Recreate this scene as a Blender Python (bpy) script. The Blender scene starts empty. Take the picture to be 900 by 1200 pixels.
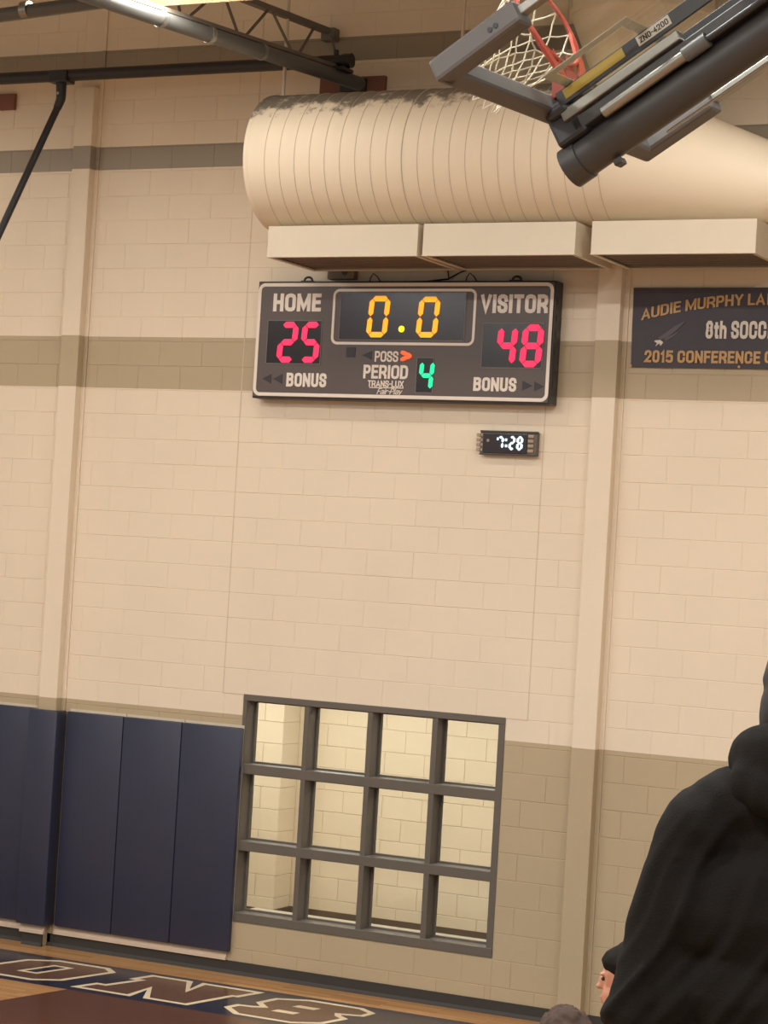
import bpy, bmesh, math, random
from mathutils import Vector, Matrix
random.seed(7)
SC = bpy.context.scene
COL = SC.collection

# ------------------------------------------------------------------ camera
F_PX, D_CAM, H_CAM = 2669.0, 15.95, 3.349
CAM = Vector((0, -D_CAM, H_CAM))
_y, _p, _r = (math.radians(a) for a in (26.689, 1.315, -3.391))
fw = Vector((-math.sin(_y)*math.cos(_p), math.cos(_y)*math.cos(_p), math.sin(_p)))
r0 = Vector((math.cos(_y), math.sin(_y), 0)); d0 = -r0.cross(fw)
rt = math.cos(_r)*r0 + math.sin(_r)*d0; dn = fw.cross(rt)
cd = bpy.data.cameras.new('camera'); cam = bpy.data.objects.new('camera', cd); COL.objects.link(cam)
cd.sensor_fit = 'VERTICAL'; cd.sensor_height = 36; cd.sensor_width = 27
cd.lens = F_PX/1200*36; cd.clip_start = .05; cd.clip_end = 200
m = Matrix.Identity(4)
for i in range(3):
    m[i][0] = rt[i]; m[i][1] = -dn[i]; m[i][2] = -fw[i]; m[i][3] = CAM[i]
cam.matrix_world = m
SC.camera = cam
SC.view_settings.view_transform = 'Standard'; SC.view_settings.look = 'None'
SC.view_settings.gamma = 1; SC.view_settings.use_curve_mapping = False
SC.view_settings.exposure = 0.0
# dim warm light bouncing round the rest of the hall
world = bpy.data.worlds.new('hall_bounce'); SC.world = world; world.use_nodes = True
bg = world.node_tree.nodes['Background']; bg.inputs[0].default_value = (1, .97, .90, 1); bg.inputs[1].default_value = .42
LAMP_COL = (1, 1, 1.03); LAMP_W = 144.0; NEAR_W = 30.0; CORR_W = 40.0

def W(px, py, Y):            # photograph point -> real point on the plane y = Y (layout measurements)
    d = fw + rt*((px-450)/F_PX) + dn*((py-600)/F_PX)
    return CAM + d*((Y+D_CAM)/d.y)
def PJ(P):
    c = Vector(P) - CAM; z = c.dot(fw)
    return 450+F_PX*c.dot(rt)/z, 600+F_PX*c.dot(dn)/z

# ------------------------------------------------------------------ materials
def lin(c):
    return tuple(((v/255)/12.92 if v/255 <= .04045 else ((v/255+.055)/1.055)**2.4) for v in c) + (1,)
MATS = {}
def mat(name, col, rough=.6, metal=0, var=.06, vs=6, bump=0, bs=200, emit=0, stretch=None, coat=0):
    if name in MATS: return MATS[name]
    M = bpy.data.materials.new(name); M.use_nodes = True; nt = M.node_tree; N = nt.nodes; L = nt.links
    b = N['Principled BSDF']; b.inputs['Roughness'].default_value = rough; b.inputs['Metallic'].default_value = metal
    if coat: b.inputs['Coat Weight'].default_value = coat
    c = lin(col)
    tc = N.new('ShaderNodeTexCoord'); mp = N.new('ShaderNodeMapping'); L.new(tc.outputs['Object'], mp.inputs[0])
    if stretch: mp.inputs['Scale'].default_value = stretch
    nz = N.new('ShaderNodeTexNoise'); nz.inputs['Scale'].default_value = vs; nz.inputs['Detail'].default_value = 4
    L.new(mp.outputs[0], nz.inputs['Vector'])
    mx = N.new('ShaderNodeMix'); mx.data_type = 'RGBA'
    mx.inputs[6].default_value = tuple(v*(1-var) for v in c[:3])+(1,); mx.inputs[7].default_value = tuple(min(1, v*(1+var)) for v in c[:3])+(1,)
    L.new(nz.outputs[0], mx.inputs[0]); L.new(mx.outputs[2], b.inputs['Base Color'])
    if emit:
        b.inputs['Emission Color'].default_value = c; b.inputs['Emission Strength'].default_value = emit
    if bump:
        n2 = N.new('ShaderNodeTexNoise'); n2.inputs['Scale'].default_value = bs; L.new(mp.outputs[0], n2.inputs['Vector'])
        bp = N.new('ShaderNodeBump'); bp.inputs['Strength'].default_value = bump; bp.inputs['Distance'].default_value = .01
        L.new(n2.outputs[0], bp.inputs['Height']); L.new(bp.outputs[0], b.inputs['Normal'])
    MATS[name] = M
    return M
def glass(name, tint, base=.04):
    M = bpy.data.materials.new(name); M.use_nodes = True; nt = M.node_tree; N = nt.nodes; L = nt.links
    N.remove(N['Principled BSDF'])
    t = N.new('ShaderNodeBsdfTransparent'); t.inputs[0].default_value = tint
    g = N.new('ShaderNodeBsdfGlossy'); g.inputs['Roughness'].default_value = .03
    lw = N.new('ShaderNodeLayerWeight'); pw = N.new('ShaderNodeMath'); pw.operation = 'POWER'; pw.inputs[1].default_value = 4; L.new(lw.outputs['Facing'], pw.inputs[0])
    fr = N.new('ShaderNodeMapRange'); fr.inputs[3].default_value = .03; fr.inputs[4].default_value = .6; L.new(pw.outputs[0], fr.inputs[0])
    x = N.new('ShaderNodeMixShader'); L.new(fr.outputs[0], x.inputs[0]); L.new(t.outputs[0], x.inputs[1]); L.new(g.outputs[0], x.inputs[2])
    L.new(x.outputs[0], N['Material Output'].inputs[0])
    return M

CREAM, TAUPE = (226, 210, 184), (178, 160, 128)
def wall_paint():
    M = bpy.data.materials.new('painted_block'); M.use_nodes = True; nt = M.node_tree; N = nt.nodes; L = nt.links
    b = N['Principled BSDF']; b.inputs['Roughness'].default_value = .5
    g = N.new('ShaderNodeNewGeometry'); s = N.new('ShaderNodeSeparateXYZ'); L.new(g.outputs['Position'], s.inputs[0])
    mu = N.new('ShaderNodeMath'); mu.operation = 'MULTIPLY'; mu.inputs[1].default_value = .1; L.new(s.outputs[2], mu.inputs[0])
    cr = N.new('ShaderNodeValToRGB'); cr.color_ramp.interpolation = 'CONSTANT'; e = cr.color_ramp.elements
    k = .2032
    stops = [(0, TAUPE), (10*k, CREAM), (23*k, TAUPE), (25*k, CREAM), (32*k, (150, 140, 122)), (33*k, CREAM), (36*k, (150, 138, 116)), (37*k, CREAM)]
    e[0].position = 0; e[0].color = lin(stops[0][1]); e[1].position = stops[1][0]*.1; e[1].color = lin(stops[1][1])
    for z, c in stops[2:]:
        q = e.new(z*.1); q.color = lin(c)
    L.new(mu.outputs[0], cr.inputs[0])
    nz = N.new('ShaderNodeTexNoise'); nz.inputs['Scale'].default_value = 1.3; nz.inputs['Detail'].default_value = 5; L.new(g.outputs['Position'], nz.inputs['Vector'])
    mr = N.new('ShaderNodeMapRange'); mr.inputs[3].default_value = .95; mr.inputs[4].default_value = 1.05; L.new(nz.outputs[0], mr.inputs[0])
    mx = N.new('ShaderNodeMix'); mx.data_type = 'RGBA'; mx.blend_type = 'MULTIPLY'; mx.inputs[0].default_value = 1
    L.new(cr.outputs[0], mx.inputs[6]); L.new(mr.outputs[0], mx.inputs[7]); L.new(mx.outputs[2], b.inputs['Base Color'])
    n2 = N.new('ShaderNodeTexNoise'); n2.inputs['Scale'].default_value = 160; L.new(g.outputs['Position'], n2.inputs['Vector'])
    bp = N.new('ShaderNodeBump'); bp.inputs['Strength'].default_value = .25; bp.inputs['Distance'].default_value = .004
    L.new(n2.outputs[0], bp.inputs['Height']); L.new(bp.outputs[0], b.inputs['Normal'])
    return M
def wood_floor():
    M = bpy.data.materials.new('maple_floor'); M.use_nodes = True; nt = M.node_tree; N = nt.nodes; L = nt.links
    b = N['Principled BSDF']; b.inputs['Roughness'].default_value = .22
    g = N.new('ShaderNodeNewGeometry'); mp = N.new('ShaderNodeMapping'); L.new(g.outputs['Position'], mp.inputs[0])
    br = N.new('ShaderNodeTexBrick'); br.inputs['Scale'].default_value = 1; br.inputs['Brick Width'].default_value = .9; br.inputs['Row Height'].default_value = .057
    br.inputs['Mortar Size'].default_value = .001; br.inputs['Color1'].default_value = lin((196, 150, 98)); br.inputs['Color2'].default_value = lin((176, 128, 78)); br.inputs['Mortar'].default_value = lin((120, 85, 50))
    L.new(mp.outputs[0], br.inputs['Vector'])
    nz = N.new('ShaderNodeTexNoise'); nz.inputs['Scale'].default_value = 3; L.new(g.outputs['Position'], nz.inputs['Vector'])
    mx = N.new('ShaderNodeMix'); mx.data_type = 'RGBA'; mx.blend_type = 'OVERLAY'; mx.inputs[0].default_value = .3
    L.new(br.outputs[0], mx.inputs[6]); L.new(nz.outputs[1], mx.inputs[7]); L.new(br.outputs[0], b.inputs['Base Color'])
    return M
def duct_paint():
    M = bpy.data.materials.new('duct_paint'); M.use_nodes = True; nt = M.node_tree; N = nt.nodes; L = nt.links
    b = N['Principled BSDF']; b.inputs['Roughness'].default_value = .6
    g = N.new('ShaderNodeNewGeometry'); s = N.new('ShaderNodeSeparateXYZ'); L.new(g.outputs['Position'], s.inputs[0])
    h = N.new('ShaderNodeMapRange'); h.inputs[1].default_value = 6.60; h.inputs[2].default_value = 6.90; L.new(s.outputs[2], h.inputs[0])
    nz = N.new('ShaderNodeTexNoise'); nz.inputs['Scale'].default_value = 5.5; nz.inputs['Detail'].default_value = 7; nz.inputs['Roughness'].default_value = .7; L.new(g.outputs['Position'], nz.inputs['Vector'])
    ad = N.new('ShaderNodeMath'); ad.operation = 'ADD'; n3 = N.new('ShaderNodeMath'); n3.operation = 'MULTIPLY'; n3.inputs[1].default_value = 2.2; L.new(nz.outputs[0], n3.inputs[0]); L.new(h.outputs[0], ad.inputs[0]); L.new(n3.outputs[0], ad.inputs[1])
    st = N.new('ShaderNodeMapRange'); st.inputs[1].default_value = 1.52; st.inputs[2].default_value = 1.78; L.new(ad.outputs[0], st.inputs[0])
    mx = N.new('ShaderNodeMix'); mx.data_type = 'RGBA'; mx.inputs[6].default_value = lin((230, 216, 190)); mx.inputs[7].default_value = lin((122, 114, 100))
    L.new(st.outputs[0], mx.inputs[0]); L.new(mx.outputs[2], b.inputs['Base Color'])
    return M
M_WALL, M_FLOOR, M_DUCT = wall_paint(), wood_floor(), duct_paint()
M_CREAM = mat('cream_paint', CREAM, .5, bump=.2)
M_SHEET = mat('white_sheet_metal', (208, 196, 172), .4, var=.03)
M_STEEL = mat('dark_steel_paint', (62, 60, 58), .45, var=.12)
M_BLACK = mat('black_pipe_paint', (42, 40, 40), .4, var=.15)
M_GREYPIPE = mat('grey_pipe_paint', (92, 92, 88), .45, var=.1)
M_JOIST = mat('joist_grey_primer', (112, 104, 94), .6, var=.1)
M_FRAME = mat('taupe_window_frame', (98, 90, 80), .45, var=.05)
M_NAVY = mat('navy_vinyl', (46, 48, 66), .38, var=.08, bump=.15, bs=500)
M_BASE = mat('dark_vinyl_base', (52, 48, 43), .65)
M_ALU = mat('aluminium', (150, 148, 140), .35, .8)
M_ORANGE = mat('orange_rim_enamel', (156, 60, 44), .35)
M_NET = mat('white_nylon_cord', (215, 208, 185), .8)
M_PADG = mat('charcoal_foam_pad', (92, 88, 84), .55)
M_LETTER = mat('white_vinyl_letters', (225, 212, 196), .5)
M_BOARD = mat('scoreboard_brown_black', (84, 72, 66), .42)
M_WINDOW = mat('dark_display_lens', (34, 26, 26), .2)
M_THIN = mat('grey_outline_print', (104, 94, 92), .5)

# ------------------------------------------------------------------ mesh helpers
def mk(name, bm, material, parent=None, smooth=False):
    me = bpy.data.meshes.new(name)
    bmesh.ops.recalc_face_normals(bm, faces=bm.faces[:])
    bm.to_mesh(me); bm.free(); me.materials.append(material)
    if smooth:
        me.polygons.foreach_set('use_smooth', [True]*len(me.polygons))
        try: me.set_sharp_from_angle(angle=math.radians(40))
        except Exception: pass
    o = bpy.data.objects.new(name, me); COL.objects.link(o)
    if parent: o.parent = parent
    return o
def tag(o, label, cat=None, group=None):
    o['label'] = label
    if cat: o['category'] = cat
    if group: o['group'] = group
    return o
def struct(o, label=None):
    o['kind'] = 'structure'
    if label: o['label'] = label
    return o
def thing(name, label, cat, loc=(0, 0, 0), group=None, rz=0):
    o = bpy.data.objects.new(name, None); COL.objects.link(o); o.location = loc; o.rotation_euler.z = rz
    o.empty_display_size = .1
    return tag(o, label, cat, group)
def box(bm, x0, x1, y0, y1, z0, z1, bev=0, T=None):
    b2 = bmesh.new(); bmesh.ops.create_cube(b2, size=1)
    for v in b2.verts:
        v.co = Vector(((x0+x1)/2+v.co.x*(x1-x0), (y0+y1)/2+v.co.y*(y1-y0), (z0+z1)/2+v.co.z*(z1-z0)))
    if bev: bmesh.ops.bevel(b2, geom=b2.edges[:], offset=bev, segments=2, affect='EDGES', profile=.5)
    merge(bm, b2, T); return bm
def merge(bm, b2, T=None):
    mp = {}
    for v in b2.verts: mp[v] = bm.verts.new(T @ v.co if T else v.co)
    for f in b2.faces:
        try: bm.faces.new([mp[v] for v in f.verts])
        except ValueError: pass
    b2.free()
def frame_of(d):
    d = Vector(d).normalized(); a = Vector((0, 0, 1)) if abs(d.z) < .9 else Vector((1, 0, 0))
    x = d.cross(a).normalized(); return x, d.cross(x)
def path(bm, pts, r, seg=12, cap=True, closed=False):
    pts = [Vector(p) for p in pts]; rs = r if isinstance(r, (list, tuple)) else [r]*len(pts)
    rings = []; x = None
    for i, p in enumerate(pts):
        if closed: t = pts[(i+1) % len(pts)]-pts[i-1]
        else: t = pts[min(i+1, len(pts)-1)]-pts[max(i-1, 0)]
        t.normalize()
        if x is None: x, y = frame_of(t)
        else:
            x = (x-t*x.dot(t)).normalized()
        y = t.cross(x)
        rings.append([bm.verts.new(p+(x*math.cos(2*math.pi*k/seg)+y*math.sin(2*math.pi*k/seg))*rs[i]) for k in range(seg)])
    n = len(rings)
    for i in range(n if closed else n-1):
        a, b = rings[i], rings[(i+1) % n]
        for k in range(seg): bm.faces.new((a[k], a[(k+1) % seg], b[(k+1) % seg], b[k]))
    if cap and not closed:
        bm.faces.new(rings[0][::-1]); bm.faces.new(rings[-1])
    return bm
def slab(bm, poly, f, thick):       # polygon of (a,b) mapped by f(a,b,t), t in {0,thick}
    lo = [bm.verts.new(f(a, b, 0)) for a, b in poly]; hi = [bm.verts.new(f(a, b, thick)) for a, b in poly]
    bm.faces.new(lo); bm.faces.new(hi[::-1]); n = len(poly)
    for i in range(n): bm.faces.new((lo[i], hi[i], hi[(i+1) % n], lo[(i+1) % n]))
    return bm
def rrect(x0, x1, z0, z1, r, n=6):
    P = []
    for cx, cz, a in ((x1-r, z1-r, 0), (x0+r, z1-r, 90), (x0+r, z0+r, 180), (x1-r, z0+r, 270)):
        for k in range(n+1):
            t = math.radians(a+90*k/n); P.append((cx+r*math.cos(t), cz+r*math.sin(t)))
    return P
def ring(bm, outer, inner, f, thick):
    n = len(outer); V = [[bm.verts.new(f(a, b, t)) for a, b in P] for P in (outer, inner) for t in (0, thick)]
    oo, ot, io, it = V
    for i in range(n):
        j = (i+1) % n
        for q in ((ot[i], ot[j], it[j], it[i]), (oo[i], oo[j], ot[j], ot[i]), (io[i], it[i], it[j], io[j]), (oo[i], io[i], io[j], oo[j])): bm.faces.new(q)
    return bm
_O = [(0, .2), (0, .8), (.1, .94), (.35, 1), (.65, 1), (.9, .94), (1, .8), (1, .2), (.9, .06), (.65, 0), (.35, 0), (.1, .06), 'c']
_S = [(1, .76), (.93, .93), (.7, 1), (.3, 1), (.07, .93), (0, .8), (0, .7), (.1, .59), (.9, .42), (1, .3), (1, .2), (.93, .07), (.7, 0), (.3, 0), (.07, .07), (0, .24)]
_P = [(0, .44), (.65, .44), (.92, .52), (1, .65), (1, .8), (.92, .94), (.65, 1), (0, 1)]
GLYPH = {'O': (.62, [_O]), '0': (.56, [_O]), 'S': (.58, [_S]), 'C': (.6, [[(1, .7), (1, .8), (.9, .94), (.65, 1), (.35, 1), (.1, .94), (0, .8), (0, .2), (.1, .06), (.35, 0), (.65, 0), (.9, .06), (1, .2), (1, .32)]]),
 'U': (.6, [[(0, 1), (0, .2), (.1, .06), (.35, 0), (.65, 0), (.9, .06), (1, .2), (1, 1)]]), 'D': (.6, [[(0, 0), (0, 1), (.6, 1), (.88, .93), (1, .75), (1, .25), (.88, .07), (.6, 0), 'c']]),
 'B': (.6, [[(0, 0), (0, 1)], [(0, 1), (.65, 1), (.9, .94), (.95, .78), (.9, .6), (.65, .54), (0, .54)], [(.65, .54), (.92, .46), (1, .3), (1, .2), (.92, .06), (.65, 0), (0, 0)]]),
 'P': (.56, [[(0, 0), (0, 1)], _P]), 'R': (.6, [[(0, 0), (0, 1)], _P, [(.55, .44), (.98, .18), (1, 0)]]), 'H': (.6, [[(0, 0), (0, 1)], [(1, 0), (1, 1)], [(0, .52), (1, .52)]]),
 'E': (.52, [[(1, 0), (0, 0), (0, 1), (1, 1)], [(0, .52), (.9, .52)]]), 'F': (.5, [[(0, 0), (0, 1), (1, 1)], [(0, .5), (.9, .5)]]), 'L': (.5, [[(0, 1), (0, 0), (1, 0)]]), 'T': (.56, [[(0, 1), (1, 1)], [(.5, 0), (.5, 1)]]), 'I': (.2, [[(.5, 0), (.5, 1)]]),
 'M': (.78, [[(0, 0), (0, 1)], [(1, 0), (1, 1)], [(.04, .95), (.5, .12), (.96, .95)]]), 'N': (.62, [[(0, 0), (0, 1)], [(1, 0), (1, 1)], [(.05, .95), (.95, .05)]]), 'V': (.62, [[(0, 1), (.5, .02), (1, 1)]]), 'A': (.64, [[(0, 0), (.5, .98), (1, 0)], [(.2, .28), (.8, .28)]]),
 'X': (.6, [[(0, 0), (1, 1)], [(0, 1), (1, 0)]]), 'Y': (.6, [[(0, 1), (.5, .45), (1, 1)], [(.5, .45), (.5, 0)]]), '-': (.3, [[(0, .48), (1, .48)]]), ' ': (.2, []), 'Z': (.56, [[(0, 1), (1, 1), (0, 0), (1, 0)]]),
 '1': (.36, [[(.1, .78), (.75, 1), (.75, 0)]]), '2': (.56, [[(0, .74), (.06, .92), (.3, 1), (.7, 1), (.94, .92), (1, .75), (.95, .58), (0, 0), (1, 0)]]), '4': (.56, [[(.75, 0), (.75, 1), (0, .3), (1, .3)]]),
 '5': (.56, [[(.95, 1), (.08, 1), (.03, .54), (.3, .62), (.7, .62), (.93, .54), (1, .4), (1, .2), (.93, .06), (.7, 0), (.3, 0), (0, .08)]]), '8': (.56, [[(.1, .62), (.05, .86), (.3, 1), (.7, 1), (.95, .86), (.9, .62), (.65, .53), (.35, .53), 'c'], [(.35, .53), (.05, .42), (0, .25), (.06, .08), (.3, 0), (.7, 0), (.94, .08), (1, .25), (.95, .42), (.65, .53)]]),
 't': (.36, [[(.45, .9), (.45, .12), (.6, 0), (1, 0)], [(0, .68), (1, .68)]]), 'h': (.52, [[(0, 0), (0, 1)], [(0, .5), (.25, .68), (.7, .68), (.95, .58), (1, .42), (1, 0)]]),
 'a': (.5, [[(.05, .62), (.3, .7), (.75, .7), (1, .55), (1, 0)], [(1, .4), (.3, .38), (0, .26), (0, .1), (.25, 0), (.65, 0), (1, .15)]]), 'i': (.2, [[(.5, 0), (.5, .62)], [(.5, .88), (.5, .94)]]), 'r': (.36, [[(0, 0), (0, .68)], [(0, .45), (.4, .66), (1, .68)]]), 'l': (.2, [[(.5, 0), (.5, 1)]]), 'y': (.5, [[(0, .68), (.5, .05)], [(1, .68), (.35, -.25)]])}
def text_bm(body, bold=.1, shear=0):                 # condensed stroke lettering, cap height 1
    bm = bmesh.new(); x = 0; h = bold
    for ch in body:
        w, strokes = GLYPH[ch]; w = w*1.05
        for si, st in enumerate(strokes):
            zi = .0005*si
            closed = st[-1] == 'c'; P = [Vector((x+h+p[0]*(w-2*h) if w > 2.2*h else x+w/2, h+p[1]*(1-2*h))) for p in st if p != 'c']
            if not closed:
                P[0] = P[0]-(P[1]-P[0]).normalized()*h; P[-1] = P[-1]+(P[-1]-P[-2]).normalized()*h
            n = len(P); A, B = [], []
            for i in range(n):
                a = P[i-1] if (closed or i) else None; b = P[(i+1) % n] if (closed or i < n-1) else None
                d1 = (P[i]-a).normalized() if a is not None else (b-P[i]).normalized(); d2 = (b-P[i]).normalized() if b is not None else d1
                n1 = Vector((-d1.y, d1.x)); m_ = n1+Vector((-d2.y, d2.x)); m_ = m_.normalized() if m_.length > .05 else n1
                k = h/max(.5, m_.dot(n1)); A.append(bm.verts.new((P[i].x+m_.x*k, P[i].y+m_.y*k, zi))); B.append(bm.verts.new((P[i].x-m_.x*k, P[i].y-m_.y*k, zi)))
            for i in range(n if closed else n-1):
                j = (i+1) % n; bm.faces.new((A[i], A[j], B[j], B[i]))
        x += w+h*.75
    for v in bm.verts: v.co.x += v.co.y*shear
    return bm
def text(name, body, x0, x1, z0, z1, Y, material, parent, bold=.1, shear=0, warp=None, th=.003):
    bm = text_bm(body, bold, shear)
    X = [v.co.x for v in bm.verts]; a, b = min(X), max(X)
    for v in bm.verts:
        x = x0+(v.co.x-a)/(b-a)*(x1-x0); z = z0+v.co.y*(z1-z0)
        if warp: z += warp((x-x0)/(x1-x0))
        v.co = Vector((x, Y-v.co.z, z))
    r = bmesh.ops.extrude_face_region(bm, geom=bm.faces[:])
    for g in r['geom']:
        if isinstance(g, bmesh.types.BMVert): g.co.y += th
    return mk(name, bm, material, parent)

# ------------------------------------------------------------------ the hall: floor, ceiling, block wall
K = .2032
def wall_quad(name, x0, x1, z0, z1, y0, y1, material, parent=None):
    return mk(name, box(bmesh.new(), x0, x1, y0, y1, z0, z1), material, parent)
floor = struct(mk('floor', box(bmesh.new(), -19, 5, -21, .0, -.15, 0), M_FLOOR), 'glossy maple gym floor with painted baseline band')
struct(mk('ceiling', box(bmesh.new(), -19, 5, -21, .5, 8.75, 8.95), mat('tan_roof_deck', (196, 186, 170), .7)), 'tan roof deck over the gym')
WX0, WX1, WZ0, WZ1 = -9.181, -6.880, .42, 2.241          # window opening
bm = bmesh.new()
YB = .0028
box(bm, -19, WX0, YB, .22, 0, 8.75); box(bm, WX1, 5, YB, .22, 0, 8.75)
box(bm, WX0, WX1, YB, .22, 0, WZ0); box(bm, WX0, WX1, YB, .22, WZ1, 8.75)
wall = struct(mk('wall_back', bm, M_WALL), 'cream painted concrete block wall with taupe stripes')

def block_mesh(w, h, cache={}):
    key = (round(w, 3), round(h, 3))
    if key in cache: return cache[key]
    g, c = .0018, .0026; a, b = w/2-g, h/2-g
    vs, fs = [], []
    for y, ins in ((0, c), (c, 0), (.016, 0)):
        for sx, sz in ((-1, -1), (1, -1), (1, 1), (-1, 1)): vs.append((sx*(a-ins), y, sz*(b-ins)))
    fs = [(0, 1, 2, 3)]
    for r in (0, 4):
        for k in range(4): fs.append((r+k, r+4+k, r+4+(k+1) % 4, r+(k+1) % 4))
    cache[key] = (vs, fs, None); return cache[key]
def shared_mesh(w, h, material, cache={}):
    key = (round(w, 3), round(h, 3), material.name)
    if key not in cache:
        vs, fs, _ = block_mesh(w, h); me = bpy.data.meshes.new('block'); me.from_pydata(vs, [], fs); me.update(); me.materials.append(material); cache[key] = me
    return cache[key]
def spans(xa, xb, off):
    xs = [xa]; k = math.floor((xa-off)/.4064)+1
    while off+k*.4064 < xb-.04:
        x = off+k*.4064
        if x > xa+.04: xs.append(x)
        k += 1
    return list(zip(xs, xs[1:]+[xb]))
PILL, PILR = (-11.110, -10.930), (-6.298, -6.108)
blocks = []
for c in range(43):
    off = -5.906 if c % 2 else -5.706
    iv = [(-17.2, PILL[0]), (-10.895, 0), (0, PILR[0]), (-6.06, 1.5)]
    if c >= 11: iv = [(-17.2, PILL[0]), (-10.895, -9.376), (-9.376, -6.70), (-6.70, PILR[0]), (-6.06, 1.5)]
    elif c >= 2: iv = [(-17.2, PILL[0]), (-10.895, WX0-.004), (WX1+.004, PILR[0]), (-6.06, 1.5)]
    else: iv = [(-17.2, PILL[0]), (-10.895, WX1+.004), (WX1+.004, PILR[0]), (-6.06, 1.5)]
    for a, b in iv:
        for x0, x1 in spans(a, b, off): blocks.append(((x0+x1)/2, (c+.5)*K, x1-x0))
def seen(b):
    x, z, w = b
    if z < 1.9 and x+w/2 < -9.2: return 0
    if -8.95 < x < -6.8 and 4.7 < z < 5.5: return 0
    if x > -9.0 and 5.55 < z < 7.05: return 0
    if x > -5.9 and 5.0 < z < 5.5: return 0
    p = [PJ((x+s*w/2, 0, z+t*K/2)) for s in (-1, 1) for t in (-1, 1)]
    xs = [min(max(q[0], 0), 900) for q in p]; ys = [min(max(q[1], 0), 1200) for q in p]
    if min(xs) > 770 and min(ys) > 1000: return 0
    return (max(xs)-min(xs))*(max(ys)-min(ys))
sc = sorted(((seen(b), i) for i, b in enumerate(blocks)), reverse=True)
single = {i for s, i in sc[:300] if s > 0}
svs, sfs = [], []
for i, (x, z, w) in enumerate(blocks):
    dy = random.uniform(-.0010, .0005)
    if i in single:
        o = bpy.data.objects.new('block', shared_mesh(w, K, M_WALL)); COL.objects.link(o); o.location = (x, dy, z); o.parent = wall
    else:
        vs, fs, _ = block_mesh(w, K); n = len(svs)
        svs += [(x+v[0], v[1]+dy, z+v[2]) for v in vs]; sfs += [tuple(n+k for k in f) for f in fs]
me = bpy.data.meshes.new('blockwork'); me.from_pydata(svs, [], sfs); me.update(); me.materials.append(M_WALL)
o = bpy.data.objects.new('blockwork', me); COL.objects.link(o); o.parent = wall; o['kind'] = 'stuff'
for x in (-9.376, -6.70): mk('caulk_joint', box(bmesh.new(), x-.0045, x+.0045, -.0012, .01, 11*K, 8.75), mat('joint_caulk', (204, 187, 160), .6), wall)
for x0, x1 in ((-9.376, WX0), (WX1, -6.70)): mk('caulk_joint', box(bmesh.new(), x0, x1, -.0012, .01, 11*K-.0035, 11*K+.0035), mat('joint_caulk', (204, 187, 160), .6), wall)
# pilasters with a caulked return strip on their right side
for i, (a, b) in enumerate((PILL, PILR)):
    bm = bmesh.new(); box(bm, a, b, -.09, .02, 0, 7.22 if i == 0 else 8.75, .006)
    p = mk('pilaster', bm, M_WALL, wall); p['label'] = 'smooth painted pilaster'
    bm = bmesh.new(); box(bm, b-.002, b+.036, -.012, .02, 0, 8.75, .004)
    mk('return_strip', bm, M_WALL, wall)
# baseboard
bm = bmesh.new()
segs = [(-19, PILL[0], 0), (PILL[0]-.01, PILL[1]+.01, -.09), (PILL[1], PILR[0], 0), (PILR[0]-.01, PILR[1]+.01, -.09), (PILR[1], 5, 0)]
base = None
for a, b, y in segs:
    bm = bmesh.new(); slab(bm, [(y-.012, .103), (y-.012, .03), (y-.022, .008), (y-.024, 0), (y+.004, 0), (y+.004, .103)], lambda p, q, t, a=a: Vector((a+t, p, q)), b-a)
    if base is None: base = struct(mk('baseboard_back', bm, M_BASE), 'dark vinyl baseboard along the block wall')
    else: mk('base_section', bm, M_BASE, base)

# ------------------------------------------------------------------ floor paint (parts of the floor)
M_BAND = mat('floor_paint_navy', (38, 40, 56), .2, var=.06)
M_KEY = mat('floor_paint_brown', (96, 62, 46), .2, var=.08, vs=2)
M_LBROWN = mat('floor_paint_letter_brown', (100, 70, 54), .2)
M_LWHITE = mat('floor_paint_white', (232, 214, 178), .25)
def fp(name, poly, z, material):
    return mk(name, slab(bmesh.new(), poly, lambda a, b, t: Vector((a, b, z+t)), .0006), material, floor)
fp('baseline_band', [(-15, -1.465), (-4.5, -1.465), (-4.5, -.43), (-15, -.43)], .0004, M_BAND)['label'] = 'navy painted band along the baseline'
fp('lane_paint', [(-9.72, -1.465), (-9.90, -2.6), (-9.90, -8), (-4.9, -8), (-4.9, -1.465)], .0004, M_KEY)['label'] = 'brown painted lane'
def ribbon(poly, w):
    bm = bmesh.new(); n = len(poly)
    P = [Vector(p) for p in poly]; A, B = [], []
    for i in range(n):
        p, a, b = P[i], P[i-1], P[(i+1) % n]; d1 = (p-a).normalized(); d2 = (b-p).normalized()
        n1 = Vector((-d1.y, d1.x)); n2 = Vector((-d2.y, d2.x)); mt = (n1+n2)
        mt = mt.normalized() if mt.length > .01 else n1
        k = w/2/max(.35, mt.dot(n1)); A.append(tuple(p+mt*k)); B.append(tuple(p-mt*k))
    ring(bm, A, B, lambda a, b, t: Vector((a, b, .0016+t)), .0006); return bm
LET = {
 'O': [(-10.74, -1.16), (-10.64, -.68), (-10.43, -.54), (-9.97, -.54), (-9.85, -.65), (-9.96, -1.20), (-10.14, -1.34), (-10.58, -1.34)],
 'N': [(-9.73, -1.34), (-9.25, -1.34), (-9.285, -.99), (-9.10, -1.33), (-8.75, -1.33), (-8.66, -.80), (-8.62, -.80), (-8.57, -.54), (-9.07, -.54), (-9.02, -.87), (-9.20, -.54), (-9.54, -.54), (-9.58, -.76), (-9.51, -.76), (-9.60, -1.12), (-9.68, -1.12)],
 'S': [(-8.47, -1.20), (-8.30, -1.36), (-7.84, -1.36), (-7.66, -1.22), (-7.61, -.97), (-7.70, -.90), (-7.73, -.84), (-7.56, -.78), (-7.55, -.64), (-7.69, -.54), (-8.13, -.54), (-8.35, -.66), (-8.38, -.88), (-8.27, -1.0), (-8.34, -1.05), (-8.45, -1.07)]}
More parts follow.
